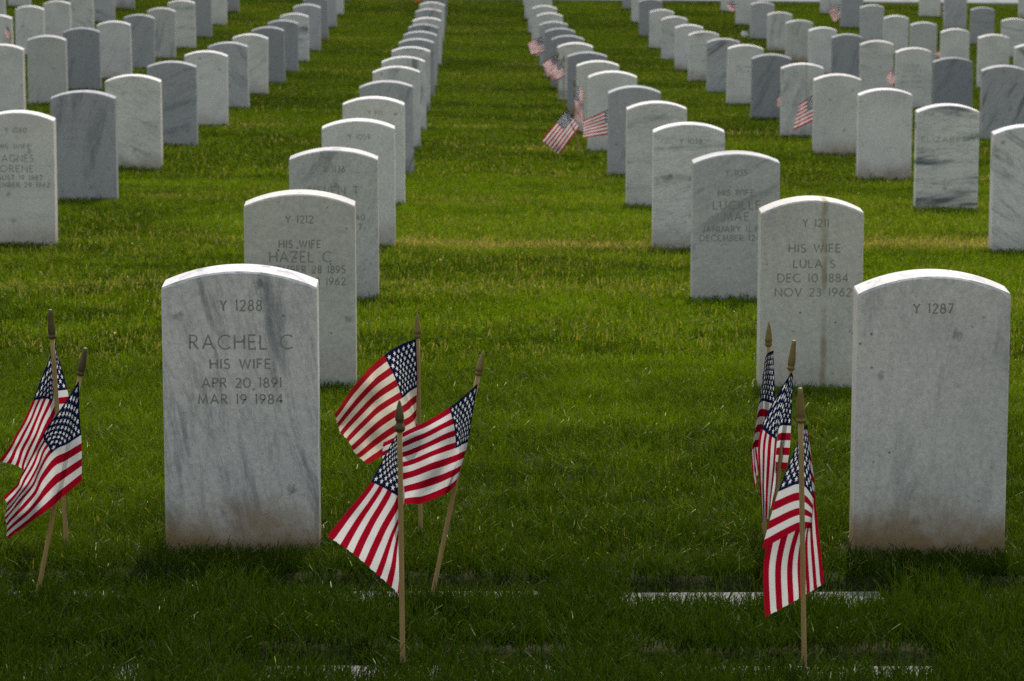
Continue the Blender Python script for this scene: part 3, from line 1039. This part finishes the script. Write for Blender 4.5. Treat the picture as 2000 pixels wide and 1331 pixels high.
near_flag((1563, 758), (1573, 1300), 1300, 70, 'cone', [0, .22, .40, .52, .75, 1], [0, .54, 1],
          [[(1566, 845, .0), (1520, 961, -.01), (1488, 1073, -.02)], [(1572, 833, .012), (1563, 946, .012), (1556, 1036, .012)], [(1578, 836, .03), (1587, 972, .03), (1584, 1030, .028)],
           [(1585, 900, .045), (1586, 985, .045), (1520, 1010, .045)], [(1596, 1010, .03), (1560, 1075, .02), (1492, 1100, .03)], [(1610, 1139, .02), (1560, 1170, .012), (1494, 1206, .02)]],
          'foremost flag of the right group, folded and hanging to the grass', GN, seed=8, ripple=.002, off=.028)


def far_flag(n, pole_px, tip_v, quad, label, base_px=None, group='small flags beside headstones farther back', age=.0, seed=0, fold=None):
    """quad: hoist top, hoist bottom, fly bottom, fly top in the photograph"""
    Y = row_y(n)
    g = at_y(base_px or pole_px, 300, Y)
    base = Vector((g.x, Y, gz(g.x, Y)))
    tipw = at_y(pole_px, tip_v, Y)
    tipw.z = min(tipw.z, base.z + .50)
    ht, hb, fb, ft = quad
    grid = []
    for u in (0, .33, .66, 1):
        row = []
        for v in (0, .5, 1):
            x = (ht[0] * (1 - v) + hb[0] * v) * (1 - u) + (ft[0] * (1 - v) + fb[0] * v) * u
            y = (ht[1] * (1 - v) + hb[1] * v) * (1 - u) + (ft[1] * (1 - v) + fb[1] * v) * u
            row.append(tuple(at_y(x, y, Y - .01 + .02 * math.sin(5 * u + 2 * v + seed))))
        grid.append(row)
    return make_flag(base, tipw, .055, 'cone', ([0, .33, .66, 1], [0, .5, 1], grid), label, group, age=age, seg=(24, 18), ripple=.004, seed=20 + seed)


far_flag(11.4, 1065, 62, ((1059, 71), (1066, 101), (1038, 107), (1031, 84)), 'small flag blown left, highest of those beside the right file of the aisle', seed=1)
far_flag(8.6, 1090, 100, ((1086, 106), (1094, 136), (1071, 151), (1060, 125)), 'left one of two overlapping small flags beside the right file of the aisle', seed=2)
far_flag(8.4, 1101, 108, ((1097, 115), (1103, 148), (1079, 160), (1072, 142)), 'right one of two overlapping small flags beside the right file of the aisle', seed=3)
far_flag(5.75, 1106, 204, ((1107, 214), (1131, 249), (1093, 303), (1057, 274)), 'flag flying down to the left over the grass, beside the right file of the aisle', base_px=1140, seed=4)
far_flag(6.6, 1122, 155, ((1124, 168), (1140, 174), (1139, 240), (1119, 236)), 'narrow furled flag between two headstones of the right file of the aisle', seed=5)
far_flag(5.5, 1212, 205, ((1210, 204), (1211, 260), (1139, 270), (1138, 237)), 'flag with a folded top edge poking out left of a grey headstone', seed=6)
far_flag(6.4, 1590, 175, ((1589, 185), (1590, 236), (1549, 255), (1561, 204)), 'small flag blown left in the second file right of the aisle', seed=7)
far_flag(7.4, 1530, 180, ((1528, 186), (1527, 206), (1517, 210), (1519, 192)), 'sliver of red flag edge left of a headstone right of the aisle', seed=8)
far_flag(9.4, 1750, 125, ((1748, 130), (1750, 160), (1737, 170), (1731, 150)), 'rounded bit of flag left of the dark-lettered headstone', seed=9)
far_flag(12.4, 1845, 95, ((1846, 98), (1847, 112), (1826, 113), (1825, 104)), 'faint small flag at the far right between headstones', seed=10)
far_flag(16.4, 1838, 5, ((1838, 10), (1848, 14), (1853, 48), (1842, 44)), 'small furled flag near the pavement at the far right', seed=11)
far_flag(16.4, 1645, 2, ((1639, 8), (1648, 30), (1630, 44), (1617, 22)), 'small flag near the pavement above the right side', seed=12)
far_flag(16.4, 1441, -4, ((1434, 2), (1442, 20), (1428, 24), (1417, 8)), 'small flag near the pavement, leftmost of those at the top right', seed=13)
far_flag(9.5, 20, 40, ((15, 50), (22, 72), (12, 79), (9, 58)), 'small pinkish flag between headstones at the far left edge', seed=15)

# ------------------------------------------------------------------ small odds and ends on the lawn
p = ground_hit(1453, 80)
bm = bmesh.new()
for i in range(5):
    a = i * 1.3
    vs = [bm.verts.new((.05 * math.cos(a) * s + .015 * i - .03, .04 * math.sin(a) * s, .02 + z)) for s, z in ((0, .0), (1, .03), (.6, .085), (-.3, .06))]
    bm.faces.new(vs)
me = bpy.data.meshes.new('paper_scrap'); bm.to_mesh(me); bm.free()
o = link('paper_scrap', me, PAPER); o.location = (p.x, p.y, gz(p.x, p.y) + .03)
tag(o, 'tiny white crumpled scrap lying on the lawn at upper right', 'paper')

Yp = row_y(13.6)
g = at_y(816, 20, Yp)
e = bpy.data.objects.new('flower', None); COL.objects.link(e)
zt = at_y(816, 6, Yp).z
gzz = gz(g.x, Yp)
e.location = (g.x, Yp, gzz)
tag(e, 'tiny orange red flower head beside the left file at the top', 'flower')
v, f = lathe([(.004, 0), (.004, zt - gzz)], 8)
link('stem', mesh_np('stem', v, f), LEAF, e)
bm = bmesh.new()
for i in range(14):
    a = i * 2.4; r = .045
    c0 = Vector((0, 0, zt - gzz)); d = Vector((math.cos(a), math.sin(a), .4 + .5 * (i % 3) / 2)).normalized() * r
    s = d.cross(Vector((0, 0, 1))).normalized() * .018
    bm.faces.new([bm.verts.new(c0), bm.verts.new(c0 + d * .6 + s), bm.verts.new(c0 + d), bm.verts.new(c0 + d * .6 - s)])
me = bpy.data.meshes.new('petals'); bm.to_mesh(me); bm.free()
link('petals', me, PETAL, e)

# ------------------------------------------------------------------ grass: tufts of blades set out over the lawn
def tuft_mesh(name, nb, rad, hmin, hmax, wmin, wmax, seed, segs=3):
    r_ = np.random.default_rng(seed)
    verts, faces, uv = [], [], []
    for b in range(nb):
        a = r_.uniform(0, 6.283); rr = rad * math.sqrt(r_.random())
        bx, by = rr * math.cos(a), rr * math.sin(a)
        h = r_.uniform(hmin, hmax); w2 = r_.uniform(wmin, wmax) / 2
        la = r_.uniform(0, 6.283); lean = abs(r_.normal(0.35, .28)) * h; droop = r_.uniform(.0, .6) * lean
        fa = r_.uniform(0, 6.283)
        wx, wy = math.cos(fa) * w2, math.sin(fa) * w2
        rn = r_.random()
        st = len(verts)
        for s in range(segs + 1):
            t = s / segs
            cx = bx + math.cos(la) * lean * t ** 1.7
            cy = by + math.sin(la) * lean * t ** 1.7
            cz = h * t - droop * t * t * .6 - .006
            ws = 1 - t ** 2.0 * .58                    # mown: the tip is cut off blunt
            cut = (rn - .5) * w2 * 1.2 if s == segs else 0
            verts += [(cx - wx * ws, cy - wy * ws, cz + cut), (cx + wx * ws, cy + wy * ws, cz - cut)]
            uv += [(rn, t), (rn, t)]
        for s in range(segs):
            i = st + 2 * s
            faces.append((i, i + 1, i + 3, i + 2))
    me = mesh_np(name, verts, faces)
    ul = me.uv_layers.new(name='UVMap')
    li = np.empty(len(me.loops), np.int32); me.loops.foreach_get('vertex_index', li)
    ul.data.foreach_set('uv', np.array(uv)[li].ravel())
    me.materials.append(GRASS)
    shade_smooth(me)
    return me


def grass_field(name, tufts, pts, rotz, scl, zscl, dry, hue, label):
    coll = bpy.data.collections.new(name + '_tufts')
    for i, m_ in enumerate(tufts):
        o_ = bpy.data.objects.new('tuft_%d' % i, m_)
        coll.objects.link(o_)
    me = bpy.data.meshes.new(name)
    n = len(pts)
    me.vertices.add(n)
    me.vertices.foreach_set('co', pts.astype(np.float32).ravel())
    for nm, arr in (('rz', rotz), ('scl', scl), ('zscl', zscl), ('dry', dry), ('hue', hue)):
        at = me.attributes.new(nm, 'FLOAT', 'POINT')
        at.data.foreach_set('value', arr.astype(np.float32))
    ob = link(name, me)
    ng = bpy.data.node_groups.new(name + '_nodes', 'GeometryNodeTree')
    ng.interface.new_socket('Geometry', in_out='INPUT', socket_type='NodeSocketGeometry')
    ng.interface.new_socket('Geometry', in_out='OUTPUT', socket_type='NodeSocketGeometry')
    N = ng.nodes
    gi, go = N.new('NodeGroupInput'), N.new('NodeGroupOutput')
    ci = N.new('GeometryNodeCollectionInfo')
    ci.inputs['Collection'].default_value = coll
    ci.inputs['Separate Children'].default_value = True
    ci.inputs['Reset Children'].default_value = True
    ip = N.new('GeometryNodeInstanceOnPoints')
    ip.inputs['Pick Instance'].default_value = True
    ri = N.new('FunctionNodeRandomValue'); ri.data_type = 'INT'
    for s_ in ri.inputs:
        if s_.name == 'Min' and s_.type == 'INT': s_.default_value = 0
        if s_.name == 'Max' and s_.type == 'INT': s_.default_value = len(tufts) - 1
    def na(nm):
        a = N.new('GeometryNodeInputNamedAttribute'); a.data_type = 'FLOAT'; a.inputs['Name'].default_value = nm
        return a.outputs[0]
    cr_ = N.new('ShaderNodeCombineXYZ'); ng.links.new(na('rz'), cr_.inputs[2])
    cs = N.new('ShaderNodeCombineXYZ'); sx = na('scl'); ng.links.new(sx, cs.inputs[0]); ng.links.new(sx, cs.inputs[1]); ng.links.new(na('zscl'), cs.inputs[2])
    ng.links.new(gi.outputs[0], ip.inputs['Points'])
    ng.links.new(ci.outputs[0], ip.inputs['Instance'])
    rout = [s_ for s_ in ri.outputs if s_.type == 'INT'][0]
    ng.links.new(rout, ip.inputs['Instance Index'])
    ng.links.new(cr_.outputs[0], ip.inputs['Rotation'])
    ng.links.new(cs.outputs[0], ip.inputs['Scale'])
    ng.links.new(ip.outputs[0], go.inputs[0])
    md = ob.modifiers.new('set_out', 'NODES')
    md.node_group = ng
    tag(ob, label, 'grass', kind='stuff')
    return ob


TUFT_N = [tuft_mesh('near_tuft', 17, .030, .024, .052, .0015, .0030, 100 + i) for i in range(8)]
TUFT_N += [tuft_mesh('near_tuft', 9, .035, .035, .070, .0016, .0026, 150 + i) for i in range(1)]
TUFT_M = [tuft_mesh('mid_tuft', 16, .045, .022, .046, .0030, .0052, 200 + i) for i in range(6)]
TUFT_F = [tuft_mesh('far_tuft', 34, .110, .022, .050, .0060, .0100, 300 + i, segs=2) for i in range(6)]

ROWYS = np.array([row_y(n) for n in range(0, 18)])


def field_attrs(x, y):
    n_ = len(x)
    # dry bands where the mower scalps the turf along each row of stones
    wob = (fbm(x * 1.1 + 9, y * .3 + 3) - .5) * 1.3
    d = np.min(np.abs((y + wob - .25)[:, None] - ROWYS[None, :]), axis=1)
    band = np.exp(-(d / .28) ** 2)
    rown = np.interp(y, ROWYS, np.arange(18))
    amt = np.interp(rown, [0, .5, 1.2, 2, 2.6, 3, 4, 6, 9, 17], [0, .0, .03, .10, .25, .8, .32, .28, .2, .05])
    patch = smooth(.42, .64, fbm(x * 1.3 + 60, y * 2.2 + 11))
    patch = np.maximum(patch, np.exp(-((x - .2) / .9) ** 2) * (np.abs(rown - 3.05) < .5) * (.55 + .45 * fbm(x * 6, y * 6)))
    dry = band * amt * (.08 + 1.1 * patch) + .015 + .03 * patch
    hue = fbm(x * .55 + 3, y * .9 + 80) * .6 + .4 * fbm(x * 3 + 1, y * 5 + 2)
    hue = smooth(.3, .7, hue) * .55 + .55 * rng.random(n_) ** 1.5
    # front turf painted darker, shade put into the colour; dimmed again far off
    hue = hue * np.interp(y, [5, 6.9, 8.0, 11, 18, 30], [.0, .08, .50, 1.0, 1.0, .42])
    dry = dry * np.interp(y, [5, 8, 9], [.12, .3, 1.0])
    return np.clip(dry, 0, .85), np.clip(hue, 0, 1)


def scatter(y0, y1, dens, margin):
    out = []
    ystep = np.linspace(y0, y1, 60)
    for a, b in zip(ystep, ystep[1:]):
        xl = -(.137 * b + margin); xr = .161 * b + margin
        cnt = rng.poisson(dens * (b - a) * (xr - xl))
        out.append(np.column_stack([rng.uniform(xl, xr, cnt), rng.uniform(a, b, cnt)]))
    P = np.concatenate(out)
    x, y = P[:, 0], P[:, 1]
    keep = np.ones(len(x), bool)
    for (c, n), (o_, X, Y, z, h, w_) in STONES.items():
        keep &= ~((np.abs(x - X) < w_ / 2 + .004) & (np.abs(y - Y) < T_STONE / 2 + .004))
    return x[keep], y[keep]


def on_marker(x, y, grow):
    m = np.zeros(len(x), bool)
    for mx, my in MARKERS:
        m |= (np.abs(x - mx) < MARK_W / 2 + grow) & (np.abs(y - my) < MARK_L / 2 + grow)
    return m


# front zone
x, y = scatter(4.6, 10.8, 1400, 1.0)
edge = on_marker(x, y, -.004)
# blades creep over the near lip of each marker
lip = np.zeros(len(x), bool)
for (mx, my), cov in zip(MARKERS, (.37, .24, .13, .26, .31, .29, .20, .28)):
    lip |= (np.abs(x - mx) < MARK_W / 2 + .03) & (y > my - MARK_L / 2 - .04) & (y < my - MARK_L / 2 + cov + .26 * (fbm(x * 6, y * 0 + mx * 9 + my) - .5))
k_ = ~edge | (lip & (rng.random(len(x)) < .75))
x, y, lip = x[k_], y[k_], lip[k_]
z = np.where(lip, np.maximum(ground_z(x, y), base_z(x, y) - .018), ground_z(x, y))
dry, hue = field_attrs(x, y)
long_ = np.interp(y, [5.5, 6.9, 7.3, 8.2], [1.25, 1.15, .84, .78])
clump = .75 + .5 * fbm(x * 5, y * 5)
zs = long_ * clump * rng.uniform(.8, 1.2, len(x)) * np.where(lip, .8, 1.0)
for (c, n), (o_, X, Y, z_, h, w_) in STONES.items():          # trimmed round the stones
    if n < 2:
        zs = np.where((np.abs(x - X) < w_ / 2 + .03) & (np.abs(y - Y) < T_STONE / 2 + .10), zs * .62, zs)
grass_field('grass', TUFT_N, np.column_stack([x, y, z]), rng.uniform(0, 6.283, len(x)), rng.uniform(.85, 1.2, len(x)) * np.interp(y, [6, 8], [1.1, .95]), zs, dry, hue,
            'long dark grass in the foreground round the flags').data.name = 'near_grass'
# middle zone
x, y = scatter(10.6, 21.0, 650, 1.6)
z = ground_z(x, y)
dry, hue = field_attrs(x, y)
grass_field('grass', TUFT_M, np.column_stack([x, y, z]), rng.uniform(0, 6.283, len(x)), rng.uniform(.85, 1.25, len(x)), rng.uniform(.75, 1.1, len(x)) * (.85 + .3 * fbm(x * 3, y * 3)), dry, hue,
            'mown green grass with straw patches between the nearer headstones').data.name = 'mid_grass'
# far zone
x, y = scatter(20.8, 58.0, 165, 4.0)
z = ground_z(x, y)
# keep the pavement clear
dist = (x - pA.x) * perp.x + (y - pA.y) * perp.y
k_ = (dist < -.04)
x, y, z = x[k_], y[k_], z[k_]
dry, hue = field_attrs(x, y)
grass_field('grass', TUFT_F, np.column_stack([x, y, z]), rng.uniform(0, 6.283, len(x)), rng.uniform(.9, 1.3, len(x)), rng.uniform(.8, 1.1, len(x)), dry, hue,
            'soft green mown grass among the distant headstones').data.name = 'far_grass'
